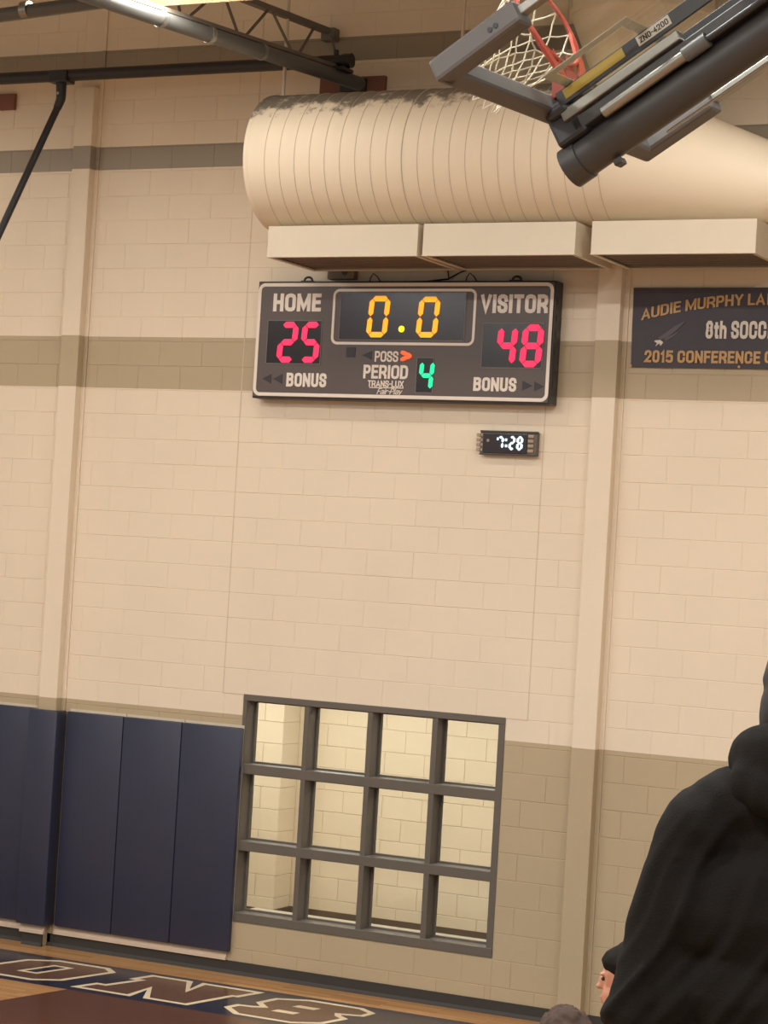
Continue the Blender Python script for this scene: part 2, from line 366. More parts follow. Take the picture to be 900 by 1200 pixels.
for k, poly in LET.items():
    f = fp('floor_letter', poly, .0010, M_LBROWN); f['label'] = 'brown block letter %s with white outline' % k
    mk('letter_outline', ribbon(poly, .05), M_LWHITE, f)
    if k == 'O':
        sl = [(-10.41, -1.10), (-10.34, -.74), (-10.19, -.74), (-10.26, -1.10)]
        mk('letter_counter', slab(bmesh.new(), sl, lambda a, b, t: Vector((a, b, .0013+t)), .0004), M_BAND, f)
        mk('letter_outline', ribbon(sl, .04), M_LWHITE, f)
    if k == 'S':
        for cx, cy in ((-8.06, -1.05), (-8.02, -.80)):
            mk('letter_counter', slab(bmesh.new(), [(cx-.10, cy-.04), (cx+.085, cy-.04), (cx+.10, cy+.04), (cx-.085, cy+.04)], lambda a, b, t: Vector((a, b, .0014+t)), .0006), M_LWHITE, f)

# ------------------------------------------------------------------ corridor behind the window
YC = 2.91
cw = struct(mk('wall_corridor', box(bmesh.new(), -14, -3, YC+.006, YC+.2, 0, 2.9), M_CREAM), 'cream block corridor wall behind the window')
for c in range(13):
    for x0, x1 in spans(-10.23, -6.0, -7.9+(.2032 if c % 2 else 0)):
        o = bpy.data.objects.new('block', shared_mesh(x1-x0, K, M_CREAM)); COL.objects.link(o); o.location = ((x0+x1)/2, YC, (c+.5)*K); o.parent = cw
pier = mk('pier', box(bmesh.new(), -14, -10.236, 2.60, YC+.01, 0, 2.9), M_CREAM, cw); pier['label'] = 'projecting block pier'
for c in range(13):
    for x0, x1 in spans(-11.6, -10.23, -10.23+(.2032 if c % 2 else 0)):
        o = bpy.data.objects.new('block', shared_mesh(x1-x0, K, M_CREAM)); COL.objects.link(o); o.location = ((x0+x1)/2, 2.592, (c+.5)*K); o.parent = cw
    o = bpy.data.objects.new('block', shared_mesh(.30, K, M_CREAM)); COL.objects.link(o); o.location = (-10.228, 2.75, (c+.5)*K); o.rotation_euler.z = math.pi/2; o.parent = cw
M_CORB = mat('brown_cove_base', (92, 76, 62), .5)
cb = struct(mk('baseboard_corridor', box(bmesh.new(), -10.22, -3, YC-.012, YC, 0, .1), M_CORB), 'brown base along the corridor wall')
bm = bmesh.new(); box(bm, -14, -10.216, 2.58, 2.592, 0, .1); box(bm, -10.228, -10.214, 2.58, YC, 0, .1); mk('base_section', bm, M_CORB, cb)
struct(mk('floor_corridor', box(bmesh.new(), -14, -3, 0.0, YC+.2, -.15, -.001), mat('brown_tile_floor', (112, 96, 78), .4)), 'brown corridor floor')
struct(mk('ceiling_corridor', box(bmesh.new(), -14, -3, .22, YC+.2, 2.8, 2.95), M_CREAM), 'cream corridor ceiling')
def corridor_lamp(x, lb):
    t = thing('ceiling_light', lb, 'light', (x, 1.5, 2.8), 'corridor ceiling panels')
    mk('housing', box(bmesh.new(), -.62, .62, -.32, .32, -.04, 0, .004), M_SHEET, t)
    mk('lens', box(bmesh.new(), -.58, .58, -.28, .28, -.052, -.04), mat('lit_lens', (255, 236, 205), .4, emit=2.5), t)
    l = bpy.data.lights.new('corridor_light', 'AREA'); l.shape = 'RECTANGLE'; l.size = 1.1; l.size_y = .5; l.energy = CORR_W; l.color = (1, .97, .92)
    lo = bpy.data.objects.new('corridor_light', l); COL.objects.link(lo); lo.parent = t; lo.location = (0, 0, -.06)
for x, lb in ((-11.2, 'corridor ceiling panel left of the window'), (-9.2, 'corridor ceiling panel behind the left window panes'), (-7.2, 'corridor ceiling panel behind the right window panes')): corridor_lamp(x, lb)

# ------------------------------------------------------------------ window
GL = glass('window_glass', (.95, .97, .95, 1))
win = struct(mk('window_1', box(bmesh.new(), WX0, WX0+.036, -.004, .19, WZ0, WZ1, .004), M_FRAME), 'twelve pane steel window with deep taupe frame')
def wpart(n, x0, x1, z0, z1, y0=-.004, y1=.19, par=win, m=M_FRAME, bev=.004): return mk(n, box(bmesh.new(), x0, x1, y0, y1, z0, z1, bev), m, par)
wpart('jamb', WX1-.055, WX1, WZ0, WZ1)
wpart('head_rail', WX0, WX1, WZ1-.052, WZ1, -.006)
wpart('sill_rail', WX0, WX1, WZ0, WZ0+.072, -.008)
MUL = [(-8.620, -8.576), (-8.055, -8.010), (-7.494, -7.446)]
for a, b in MUL: wpart('mullion', a, b, WZ0, WZ1, 0)
RAIL = [(.988, 1.066), (1.604, 1.682)]
for a, b in RAIL: wpart('rail', WX0, WX1, a, b, -.002, .19)
cols = [(WX0+.036, MUL[0][0]), (MUL[0][1], MUL[1][0]), (MUL[1][1], MUL[2][0]), (MUL[2][1], WX1-.055)]
rows = [(WZ0+.072, RAIL[0][0]), (RAIL[0][1], RAIL[1][0]), (RAIL[1][1], WZ1-.052)]
for x0, x1 in cols:
    for z0, z1 in rows:
        p = wpart('pane', x0, x1, z0, z1, .150, .156, win, GL, 0)
        bm = bmesh.new(); F = lambda a, b, t: Vector((a, .128+t, b))
        ring(bm, [(x0, z0), (x1, z0), (x1, z1), (x0, z1)], [(x0+.016, z0+.016), (x1-.016, z0+.016), (x1-.016, z1-.016), (x0+.016, z1-.016)], F, .021)
        mk('glazing_bead', bm, M_FRAME, p)
wpart('inner_sill', WX0, WX1, WZ0+.015, WZ0+.062, .19, .40, win, mat('sill_stone', (178, 166, 144), .6), .003)

# ------------------------------------------------------------------ navy wall pads
def pad(x0, x1, y, label, group='navy wall pads', side=False, z0=.172, z1=1.968):
    t = thing('wall_pad', label, 'wall pad', ((x0+x1)/2, y, z0), group); w = x1-x0
    bm = bmesh.new(); box(bm, -w/2+.001, w/2-.001, -.058, -.008, .004, z1-z0, .012); mk('vinyl_cover', bm, M_NAVY, t, True)
    mk('backing_board', box(bmesh.new(), -w/2+.004, w/2-.004, -.009, -.001, -.0, z1-z0+.020), mat('pad_backing', (205, 192, 168), .6), t)
    return t
pad(-9.712, -9.150, 0, 'navy vinyl wall pad directly beside the window')
pad(-10.277, -9.714, 0, 'navy vinyl wall pad second from the window')
pad(-10.842, -10.279, 0, 'navy vinyl wall pad just right of the padded pilaster')
pad(-11.72, -11.165, 0, 'navy vinyl wall pad at the left edge, left of the pilaster')
pad(-12.29, -11.722, 0, 'navy vinyl wall pad farthest left, beyond the edge pad')
t = thing('wall_pad', 'navy vinyl pad wrapped round the left pilaster', 'wall pad', (-11.0, 0, .172), 'navy wall pads')
bm = bmesh.new(); box(bm, -.16, .125, -.152, -.092, .004, 1.796, .012); mk('vinyl_cover', bm, M_NAVY, t, True)
bm = bmesh.new(); box(bm, .075, .127, -.150, -.001, .004, 1.796, .012); mk('return_pad', bm, M_NAVY, t, True)
bm = bmesh.new(); box(bm, -.162, -.112, -.150, -.001, .004, 1.796, .012); mk('return_pad', bm, M_NAVY, t, True)
M_NAIL = mat('nailer_strip_paint', (205, 184, 160), .5)
for a, b, y, lb in ((-10.86, -9.19, 0, 'cream nailer strip under the navy pads beside the window'), (-12.3, -11.17, 0, 'cream nailer strip under the pad left of the pilaster'), (-11.14, -10.90, -.09, 'short cream nailer strip on the foot of the left pilaster')):
    o = mk('nailer_strip', slab(bmesh.new(), [(y-.002, .105), (y-.030, .105), (y-.030, .128), (y-.022, .134), (y-.022, .150), (y-.012, .158), (y-.012, .168), (y-.002, .168)], lambda p, q, t, a=a: Vector((a+t, p, q)), b-a), M_NAIL)
    tag(o, lb, 'trim strip')

# ------------------------------------------------------------------ scoreboard
YS = -.16
sb = thing('scoreboard', 'large dark electronic scoreboard reading HOME 25, VISITOR 48, period 4', 'scoreboard', (0, 0, 0))
SX0, SX1, SZ0, SZ1 = -9.175, -6.618, 4.632, 5.545
mk('case', box(bmesh.new(), SX0-.012, SX1+.012, YS+.012, -.012, SZ0-.012, SZ1+.012, .006), M_BLACK, sb)
mk('face_panel', box(bmesh.new(), SX0, SX1, YS, YS+.012, SZ0, SZ1, .003), M_BOARD, sb)
def FS(d): return lambda a, b, t: Vector((a, YS-d+t, b))
def outline(name, x0, x1, z0, z1, w, r, material, par, d=.004):
    bm = bmesh.new(); ring(bm, rrect(x0, x1, z0, z1, r), rrect(x0+w, x1-w, z0+w, z1-w, max(r-w, .004)), FS(d), d); return mk(name, bm, material, par)
outline('border', SX0, SX1, SZ0+.006, SZ1-.004, .027, .06, M_LETTER, sb)
def sx(px, py): return W(px, py, YS).x
def sz(px, py): return W(px, py, YS).z
def sbox(x0, y0, x1, y1):
    ym, xm = (y0+y1)/2, (x0+x1)/2; return sx(x0, ym), sx(x1, ym), sz(xm, y1), sz(xm, y0)
outline('clock_border', *sbox(389.5, 338.5, 557.5, 404.5), .021, .055, M_LETTER, sb)
for wd, bx, bo in (('HOME', (320.6, 344, 376.6, 365), .105), ('VISITOR', (563, 345, 642.5, 367), .105), ('BONUS', (335.8, 437.2, 382.9, 453.4), .105), ('BONUS', (554.9, 442.4, 605.5, 458.6), .105),
                   ('POSS', (439.4, 411.5, 467, 424), .085), ('PERIOD', (426, 427.8, 478.3, 443.9), .095), ('TRANS-LUX', (431, 446, 473.3, 453.6), .085), ):
    text('lettering', wd, *sbox(*bx), YS-.003, M_LETTER, sb, bo)
text('lettering', 'Fair-Play', *sbox(441.5, 455.3, 471.8, 462.2), YS-.003, M_LETTER, sb, .06, .35)
a = sbox(433, 454.0, 473, 455.0); mk('underline', box(bmesh.new(), a[0], a[1], YS-.003, YS, a[2], a[3]), M_LETTER, sb)
def lens(x0, y0, x1, y1, w=.008, r=.008):
    b = sbox(x0, y0, x1, y1); o = mk('display_lens', box(bmesh.new(), b[0], b[1], YS-.002, YS+.001, b[2], b[3]), M_WINDOW, sb)
    outline('lens_outline', *b, w, r, M_THIN, o, .004); return o
SEG = {'0': 'abcdef', '1': 'bc', '2': 'abged', '4': 'fgbc', '5': 'afgcd', '7': 'abc', '8': 'abcdefg'}
def seg_polys(ch, x0, x1, z0, z1, w, slant=0):
    zm = (z0+z1)/2; g = w*.10; h = w/2; out = []
    def H(z): return [(x0+h+g, z), (x0+w+g, z+h), (x1-w-g, z+h), (x1-h-g, z), (x1-w-g, z-h), (x0+w+g, z-h)]
    def V(x, a, b): return [(x, a+g), (x+h, a+h+g), (x+h, b-h-g), (x, b-g), (x-h, b-h-g), (x-h, a+h+g)]
    D = {'a': H(z1-h), 'g': H(zm), 'd': H(z0+h), 'f': V(x0+h, zm, z1-h), 'b': V(x1-h, zm, z1-h), 'e': V(x0+h, z0+h, zm), 'c': V(x1-h, z0+h, zm)}
    for s in SEG[ch]: out.append([(a+(b-z0)*slant, b) for a, b in D[s]])
    return out
RED = mat('lit_red', (255, 38, 84), .5, emit=1.0, var=.02); AMB = mat('lit_amber', (255, 160, 32), .5, emit=1.0, var=.02); GRN = mat('lit_green', (24, 214, 150), .5, emit=.9, var=.02)
YEL = mat('lit_yellow', (240, 232, 20), .5, emit=.95, var=.02); ORG = mat('lit_orange', (255, 92, 50), .5, emit=1.0, var=.02)
def digit(ch, x0, y0, x1, y1, w, material, par, Y=YS-.004, slant=.07):
    b = sbox(x0, y0, x1, y1)
    for p in seg_polys(ch, *b, w, slant):
        mk('lit_segment', slab(bmesh.new(), p, lambda a, c, t: Vector((a, Y-t, c)), .004), material, par)
L1 = lens(312.5, 375, 377, 427); digit('2', 325, 377.2, 347, 425, .048, RED, L1); digit('5', 351.5, 377.2, 373.8, 425.2, .048, RED, L1)
L2 = lens(564.5, 378, 637, 432); digit('4', 581, 380.6, 604, 430, .048, RED, L2); digit('8', 609.5, 380.6, 634.5, 430.4, .048, RED, L2)
L3 = lens(398, 342, 546, 399.5); digit('0', 430.2, 347, 454.3, 395.4, .042, AMB, L3); digit('0', 488.3, 347.8, 513, 395.6, .042, AMB, L3)
L4 = lens(487.3, 418.5, 508.3, 461); digit('4', 490, 421.8, 507.3, 458.6, .036, GRN, L4)
b = sbox(467.4, 382.2, 474.4, 389.2); c = ((b[0]+b[1])/2, (b[2]+b[3])/2)
mk('lit_point', slab(bmesh.new(), [(c[0]+.026*math.cos(k*.524), c[1]+.026*math.sin(k*.524)) for k in range(12)], lambda a, d, t: Vector((a, YS-.004-t, d)), .004), YEL, L3)
# possession arrow made of three lit bulbs clusters, dark unlit arrows
b = sbox(470, 411, 483, 423.5)
for (u0, v0, u1, v1) in ((.05, .86, .95, .5), (.05, .14, .95, .5)):
    p = Vector((b[0]+u0*(b[1]-b[0]), YS-.006, b[2]+v0*(b[3]-b[2]))); q = Vector((b[0]+u1*(b[1]-b[0]), YS-.006, b[2]+v1*(b[3]-b[2])))
    mk('lit_arrow_bar', path(bmesh.new(), [p+(q-p)*k/4 for k in range(5)], [.012, .017, .014, .016, .010], 8), ORG, sb, True)
M_DARKP = mat('unlit_arrow_print', (44, 38, 40), .5)
def tri(x0, y0, x1, y1, right=False):
    b = sbox(x0, y0, x1, y1); zc = (b[2]+b[3])/2
    P = [(b[0], zc), (b[1], b[2]), (b[1], b[3])] if not right else [(b[1], zc), (b[0], b[3]), (b[0], b[2])]
    mk('unlit_arrow', slab(bmesh.new(), P, FS(.002), .002), M_DARKP, sb)
for q in ((307.5, 438, 318, 449.5), (320, 438, 331, 450), (424, 411, 436, 421.5)): tri(*q)
for q in ((612, 446, 624, 458), (626, 447, 638, 459)): tri(*q, right=True)
b = sbox(406, 407, 416.6, 418.5); mk('infrared_port', box(bmesh.new(), b[0], b[1], YS-.004, YS, b[2], b[3], .001), M_DARKP, sb)
for px in (363, 607):
    x = W(px, 327, -.06).x; zt = SZ1+.012
    bm = bmesh.new(); path(bm, [(x+.035*math.cos(t*.3927), -.08, zt+.014+.028*math.sin(t*.3927)) for t in range(16)], .009, 8, closed=True); box(bm, x-.05, x+.05, -.11, -.05, zt-.002, zt+.012)
    mk('eye_bolt', bm, M_BLACK, sb, True)
for px in (440, 553):
    x = W(px, 327, -.06).x; zt = SZ1+.010
    mk('hanger_loop', path(bmesh.new(), [(x-.05, -.06, zt), (x-.045, -.06, zt+.04), (x-.02, -.06, zt+.075), (x+.015, -.06, zt+.05), (x+.05, -.06, zt)], .005, 6), M_STEEL, sb, True)
for px in (655,):
    for k in range(6):
        z = SZ0+.12+k*.125; mk('vent_slot', box(bmesh.new(), SX1+.0115, SX1+.016, -.11, -.05, z, z+.05, .001), M_STEEL, sb)
# junction box and cable on the wall above the scoreboard
x = W(404, 325, 0).x
jb = thing('junction_box', 'small grey junction box on the wall above the scoreboard', 'junction box', (x, 0, 5.585))
mk('box_body', box(bmesh.new(), -.12, .12, -.075, -.001, 0, .115, .006), mat('galvanised_grey', (128, 114, 98), .5), jb)
mk('box_lid', box(bmesh.new(), -.10, .10, -.080, -.074, .012, .103, .002), mat('galvanised_lid', (116, 103, 90), .5), jb)
mk('knockout', path(bmesh.new(), [(.04, -.081, .055), (.04, -.0795, .055)], .028, 14), M_STEEL, jb)
cb_ = mk('cable', path(bmesh.new(), [W(448, 331, -.012), W(500, 330, -.012), W(526, 327, -.012), W(524, 311, -.012), W(538, 308, -.012), W(562, 312, -.012), W(590, 311.5, -.012)], .008, 6), M_BLACK)
tag(cb_, 'thin black cable looping along the wall above the scoreboard', 'cable')
mk('cable_branch', path(bmesh.new(), [W(527, 326, -.012), W(540, 319, -.012), W(560, 312, -.012)], .006, 6), M_BLACK, cb_)

# ------------------------------------------------------------------ digital clock
YK = -.06
ck = thing('wall_clock', 'small digital clock with slatted ends reading 7:28 under the scoreboard', 'clock')
cx0, cx1, cz0, cz1 = W(558, 519, YK).x, W(629.5, 519, YK).x, W(594, 533, YK).z, W(594, 505.5, YK).z
mk('body', box(bmesh.new(), cx0+.03, cx1-.005, YK+.008, -.001, cz0, cz1, .006), mat('clock_case', (92, 82, 72), .4), ck)
dx0, dx1 = W(566, 519, YK).x, W(617.5, 519, YK).x
mk('screen', box(bmesh.new(), dx0, dx1, YK, YK+.01, cz0+.012, cz1-.018, .002), mat('clock_screen', (48, 40, 42), .2), ck)
MSL = mat('clock_slat_metal', (158, 140, 116), .45, 0)
for i in range(4):
    z = cz0+.022+i*(cz1-cz0-.03)/4; h = (cz1-cz0)/4*.55
    for a, b in ((cx0, dx0-.025), (dx0-.022, dx0-.003), (dx1+.006, cx1-.03)): mk('slat', box(bmesh.new(), a, b, YK-.002, YK+.02, z, z+h, .004), MSL, ck)
mk('top_bezel', box(bmesh.new(), cx0+.03, cx1, YK-.003, YK+.03, cz1-.012, cz1+.004, .003), mat('clock_case_dark', (60, 54, 50), .4), ck)
mk('bottom_bezel', box(bmesh.new(), cx0+.03, cx1, YK-.003, YK+.03, cz0-.004, cz0+.008, .003), mat('clock_case_dark', (60, 54, 50), .4), ck)
WHT = mat('lit_clock_blue_white', (205, 232, 255), .5, emit=1.1, var=.01)
def kbox(x0, y0, x1, y1):
    ym, xm = (y0+y1)/2, (x0+x1)/2; return W(x0, ym, YK).x, W(x1, ym, YK).x, W(xm, y1, YK).z, W(xm, y0, YK).z
for ch, q in (('7', (582.5, 511, 590, 526.5)), ('2', (596, 511, 603.5, 527.5)), ('8', (605, 511.2, 612.5, 528))):
    d = None
    for p in seg_polys(ch, *kbox(*q), .019, .05):
        mk('lit_segment', slab(bmesh.new(), p, lambda a, c, t: Vector((a, YK-.001-t, c)), .003), WHT, ck)
b = kbox(582.5, 511, 590, 519); mk('lit_segment', box(bmesh.new(), b[0], b[0]+.014, YK-.004, YK-.001, b[2]+.02, b[3]-.012), WHT, ck)
for py in (515.5, 522.5):
    P = W(593.2, py, YK); mk('colon_dot', box(bmesh.new(), P.x-.009, P.x+.009, YK-.004, YK-.001, P.z-.010, P.z+.010, .002), WHT, ck)
P = W(572, 516, YK); mk('indicator_lamp', path(bmesh.new(), [(P.x, YK-.003, P.z), (P.x, YK, P.z)], .012, 10), MSL, ck)

# ------------------------------------------------------------------ banner
M_BAN = mat('banner_charcoal', (64, 58, 64), .6, var=.08, vs=3, bump=.1, bs=30); M_GOLD = mat('banner_gold', (190, 150, 96), .6); M_BWH = mat('banner_white', (214, 204, 188), .6)
bn = thing('banner', 'charcoal championship banner with gold and white lettering', 'banner')
YN = -.02; bx0, bz0, bz1 = -6.038, 4.925, 5.518
bm = bmesh.new(); nx, nz = 40, 10
vs = {}
for i in range(nx+1):
    for j in range(nz+1):
        x = bx0+2.3*i/nx; vs[i, j] = bm.verts.new((x+.012*(1-j/nz)*(i == 0), YN+.004*math.sin(i*.9)*(1-j/nz)+.002*math.sin(i*2.1+j), bz0+(bz1-bz0)*j/nz))
for i in range(nx):
    for j in range(nz): bm.faces.new((vs[i, j], vs[i+1, j], vs[i+1, j+1], vs[i, j+1]))
r = bmesh.ops.extrude_face_region(bm, geom=bm.faces[:])
for g in r['geom']:
    if isinstance(g, bmesh.types.BMVert): g.co.y += .004
mk('cloth', bm, M_BAN, bn, True)
YT = YN-.008
def bxs(x0, y0, x1, y1):
    ym, xm = (y0+y1)/2, (x0+x1)/2; return W(x0, ym, YT).x, W(x1, ym, YT).x, W(xm, y1, YT).z, W(xm, y0, YT).z
x0, z = W(751.5, 367, YT).x, 0; x1 = W(897, 353, YT).x
zb = W(752, 375.5, YT).z; zh = .075
text('lettering', 'AUDIE MURPHY LA', x0, x1, zb, zb+.083, YT, M_GOLD, bn, .088, 0, lambda u: .118*(1-(1-u)**2))
text('lettering', 'N', x1+.012, x1+.07, zb+.118, zb+.201, YT, M_GOLD, bn, .088)
text('lettering', '8th SOCC', *bxs(827, 376, 898, 397), YT, M_BWH, bn, .1)
text('lettering', 'ER', *bxs(900, 377, 918, 397), YT, M_BWH, bn, .1)
text('lettering', '2015 CONFERENCE', *bxs(754, 411, 891, 425.5), YT, M_GOLD, bn, .1)
text('lettering', 'C', *bxs(896, 411.5, 905, 425.5), YT, M_GOLD, bn, .1)
M_BIRD = mat('banner_bird_grey', (92, 85, 90), .6)
o = bxs(767, 376, 803, 406)
def bd(P, m): mk('bird_emblem', slab(bmesh.new(), [(o[0]+a*(o[1]-o[0]), o[2]+b*(o[3]-o[2])) for a, b in P], lambda a, b, t: Vector((a, YT+t, b)), .003), m, bn)
bd([(0, .22), (.12, .32), (.35, .52), (.62, .78), (1, 1), (.72, .64), (.5, .42), (.3, .28)], M_BIRD)
bd([(.3, .30), (.55, .44), (.82, .62), (.62, .38), (.4, .22)], M_BIRD)
bd([(.0, .2), (.14, .3), (.30, .16), (.22, .02), (.17, .12), (.05, .0), (.1, .13)], M_BWH)
for px, py in ((739, 428.5), (866, 430)):
    P = W(px, py, YT); mk('grommet', path(bmesh.new(), [(P.x, YT-.001, P.z), (P.x, YT+.005, P.z)], .010, 10), M_GOLD, bn)

# ------------------------------------------------------------------ air duct, its riser and diffuser boxes
RD, YD, ZD = .525, -.635, 6.402
DX0 = W(286, 190, -1.14).x
dt = thing('air_duct', 'large cream round air duct with dusty top along the wall', 'duct', (0, YD, 0))
def lathe_x(bm, prof, cy, cz, seg=56):
    rings = []
    for x, r, dz in prof: rings.append([bm.verts.new((x, cy+r*math.sin(2*math.pi*k/seg), cz+dz+r*math.cos(2*math.pi*k/seg))) for k in range(seg)])
    for a, b in zip(rings, rings[1:]):
        for k in range(seg): bm.faces.new((a[k], b[k], b[(k+1) % seg], a[(k+1) % seg]))
    bm.faces.new(rings[0]); bm.faces.new(rings[-1][::-1]); return bm
prof = [(DX0, RD-.012, 0), (DX0, RD+.004, 0), (DX0+.025, RD+.006, 0), (DX0+.035, RD, 0)]
mk('end_collar', lathe_x(bmesh.new(), prof, 0, ZD), M_DUCT, dt, True)
mk('body', lathe_x(bmesh.new(), [(DX0+.035, RD, 0), (-5.95, RD, 0)], 0, ZD), M_DUCT, dt, True)
mk('reducer', lathe_x(bmesh.new(), [(-5.95, RD, 0), (-4.55, .235, -.295), (-2.0, .235, -.295)], 0, ZD), M_DUCT, dt, True)
# spiral lock seam: one ridge per turn
pitch = .128; k = 0; x = DX0+.10
while x < -6.0:
    pts = [(x+pitch*(a/40)*.9, (RD+.0015)*math.sin(2*math.pi*a/40), ZD+(RD+.0015)*math.cos(2*math.pi*a/40)) for a in range(41)]
    wide = .0050 if k in (9, 18) else .0024
    mk('seam', path(bmesh.new(), pts, wide, 4, cap=False), mat('duct_seam', (200, 186, 160), .5), dt); x += pitch; k += 1
bm = bmesh.new(); n = 40
def zr(bm, prof, cx, cy, seg=48):
    rings = [[bm.verts.new((cx+r*math.cos(2*math.pi*q/seg), cy+r*math.sin(2*math.pi*q/seg), z)) for q in range(seg)] for z, r in prof]
    for a, b in zip(rings, rings[1:]):
        for q in range(seg): bm.faces.new((a[q], a[(q+1) % seg], b[(q+1) % seg], b[q]))
    bm.faces.new(rings[0][::-1]); bm.faces.new(rings[-1]); return bm
mk('riser', zr(bm, [(6.7, .34), (7.0, .36), (7.36, .51), (7.37, .53), (7.41, .53), (7.42, .51), (8.748, .51)], -5.85, 0), mat('clean_duct_paint', (228, 214, 188), .6), dt, True)
def rod(px, lb):
    P = W(px, 60, YD); o = mk('hanger_rod', path(bmesh.new(), [(P.x, YD, ZD+RD+.007), (P.x, YD, 8.748)], .014, 10), M_SHEET); tag(o, lb, 'rod', 'duct hanger rods')
rod(335, 'thin white hanger rod at the left end of the air duct'); rod(541, 'thin white hanger rod over the duct beside the basketball backboard')
M_GRILL = mat('grille_grey', (112, 98, 84), .6)  # louver blades in one even grey, darker than the housing
for x0, x1, lb in ((-8.665, -7.397, 'white diffuser box under the left end of the duct'), (-7.352, -6.148, 'white diffuser box under the middle of the duct'), (-6.024, -4.815, 'white diffuser box under the right end of the duct')):
    t = thing('diffuser_box', lb, 'vent', ((x0+x1)/2, -.95, 5.635), 'white diffuser boxes under the duct'); w = (x1-x0)/2
    bm = bmesh.new(); box(bm, -w, w, 0, .012, 0, .232); box(bm, -w, w, .738, .75, 0, .232); box(bm, -w, -w+.012, .012, .738, 0, .232); box(bm, w-.012, w, .012, .738, 0, .232); box(bm, -w+.012, w-.012, .012, .738, .222, .232)
    mk('housing', bm, M_SHEET, t)
    bm = bmesh.new(); ring(bm, [(-w-.004, -.004), (w+.004, -.004), (w+.004, .754), (-w-.004, .754)], [(-w+.03, .03), (w-.03, .03), (w-.03, .72), (-w+.03, .72)], lambda a, b, tt: Vector((a, b, -.006+tt)), .008); mk('rim', bm, M_SHEET, t)
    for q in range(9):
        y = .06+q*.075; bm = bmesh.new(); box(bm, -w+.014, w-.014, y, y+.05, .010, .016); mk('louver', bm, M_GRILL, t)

# ------------------------------------------------------------------ overhead pipes, joist, bearing blocks
gp = thing('goal_support_frame', 'dark pipe frame bracketed high on the wall, with hanging brace', 'pipe frame')
fp0, fp1 = Vector((-8.425, -.06, 7.14)), Vector((-8.90, -3.0, 7.105)); dv = fp1-fp0
mk('cross_pipe', path(bmesh.new(), [fp0, fp0+dv*1.9], .057, 18), M_GREYPIPE, gp, True)
mk('wall_pipe', path(bmesh.new(), [(-13.2, -.36, 7.258), (-8.40, -.36, 7.256), (-8.355, -.36, 7.256)], .050, 18), M_BLACK, gp, True)
mk('pipe_end_cap', path(bmesh.new(), [(-8.42, -.36, 7.256), (-8.35, -.36, 7.256)], .057, 18), M_BLACK, gp, True)
mk('front_pipe', path(bmesh.new(), [(-12.5, -3.0, 6.89), (-8.9, -3.0, 7.096)], .050, 16), M_GREYPIPE, gp, True)
P = W(31, 12, -3.0); mk('coupling', path(bmesh.new(), [(P.x-.03, -3.0, P.z), (P.x+.03, -3.0, P.z+.003)], .062, 16), M_ALU, gp, True)
for t_ in (.42, .62, .80):
    q = fp0+dv*t_; mk('coupling', path(bmesh.new(), [q-dv.normalized()*.02, q+dv.normalized()*.02], .064, 16), M_ALU, gp, True)
q = fp0+dv*.1; mk('pipe_clamp', box(bmesh.new(), q.x-.10, q.x+.10, -.44, -.28, 7.17, 7.20, .005), M_BLACK, gp)
mk('clamp_bolt', path(bmesh.new(), [(q.x-.02, -.36, 7.25), (q.x-.02, -.36, 7.345)], .02, 8), M_BLACK, gp)
mk('wall_bracket', box(bmesh.new(), -8.60, -8.37, -.075, -.04, 7.085, 7.185, .006), M_BLACK, gp)
cl = W(72, 97, -.36)
bm = bmesh.new(); box(bm, cl.x-.09, cl.x+.09, -.43, -.29, 7.19, 7.29, .01); mk('pipe_clamp', bm, M_BLACK, gp)
mk('brace_fork', path(bmesh.new(), [(cl.x, -.36, 7.20), (cl.x+.005, -.36, 7.06), (cl.x-.02, -.37, 6.98)], [.045, .04, .034], 12), M_BLACK, gp, True)
mk('brace_bolt', path(bmesh.new(), [(cl.x+.004, -.41, 7.10), (cl.x+.004, -.31, 7.10)], .014, 8), M_ALU, gp)
be = W(0, 272, -.75); b0 = Vector((cl.x-.01, -.365, 7.01))
mk('brace', path(bmesh.new(), [b0, b0+(be-b0)*1.5], .030, 14), M_BLACK, gp, True)
jo = thing('roof_joist', 'grey open web steel joist above the cross pipe', 'joist')
ta, tb = Vector((-8.73, -.02, 7.575)), Vector((-8.83, -1.2, 7.55)); tv = (tb-ta).normalized()
def bar(p, q, w, h, name):
    d = (q-p); x, y = frame_of(d); n_ = d.normalized(); bm = bmesh.new()
    T = Matrix(((x.x, y.x, n_.x, p.x), (x.y, y.y, n_.y, p.y), (x.z, y.z, n_.z, p.z), (0, 0, 0, 1)))
    box(bm, -w/2, w/2, -h/2, h/2, 0, d.length, 0, T); return mk(name, bm, M_JOIST, jo)
bar(ta, ta+tv*6.5, .06, .045, 'top_chord')
def fat(y): t_ = (y-fp0.y)/dv.y; return fp0+dv*t_
def lowp(y): return Vector((fat(y).x-.01, y, fat(y).z+.075))
bar(lowp(-.3), lowp(-6.4), .05, .03, 'bottom_chord')
def solve_y(fn, px):
    lo, hi = -6.0, -.02
    for _ in range(40):
        mid = (lo+hi)/2
        if PJ(fn(mid))[0] < px: lo = mid
        else: hi = mid
    return (lo+hi)/2
def topp(y): return ta+tv*((ta.y-y)/-tv.y)
lo1, lo2 = solve_y(lowp, 346), solve_y(lowp, 283); tp1, tp2, tp3 = (solve_y(topp, q) for q in (369, 318, 309))
st_ = lo2-lo1
bar(topp(-.05), lowp(-.32), .016, .016, 'web_rod')
for k in range(5):
    bar(topp(tp1+st_*k), lowp(lo1+st_*k+.04), .016, .016, 'web_rod'); bar(topp(tp2+st_*k), lowp(lo1+st_*k-.04), .016, .016, 'web_rod')
mk('seat', box(bmesh.new(), ta.x-.06, ta.x+.06, -.09, .0, 7.50, 7.60, .004), M_JOIST, jo)
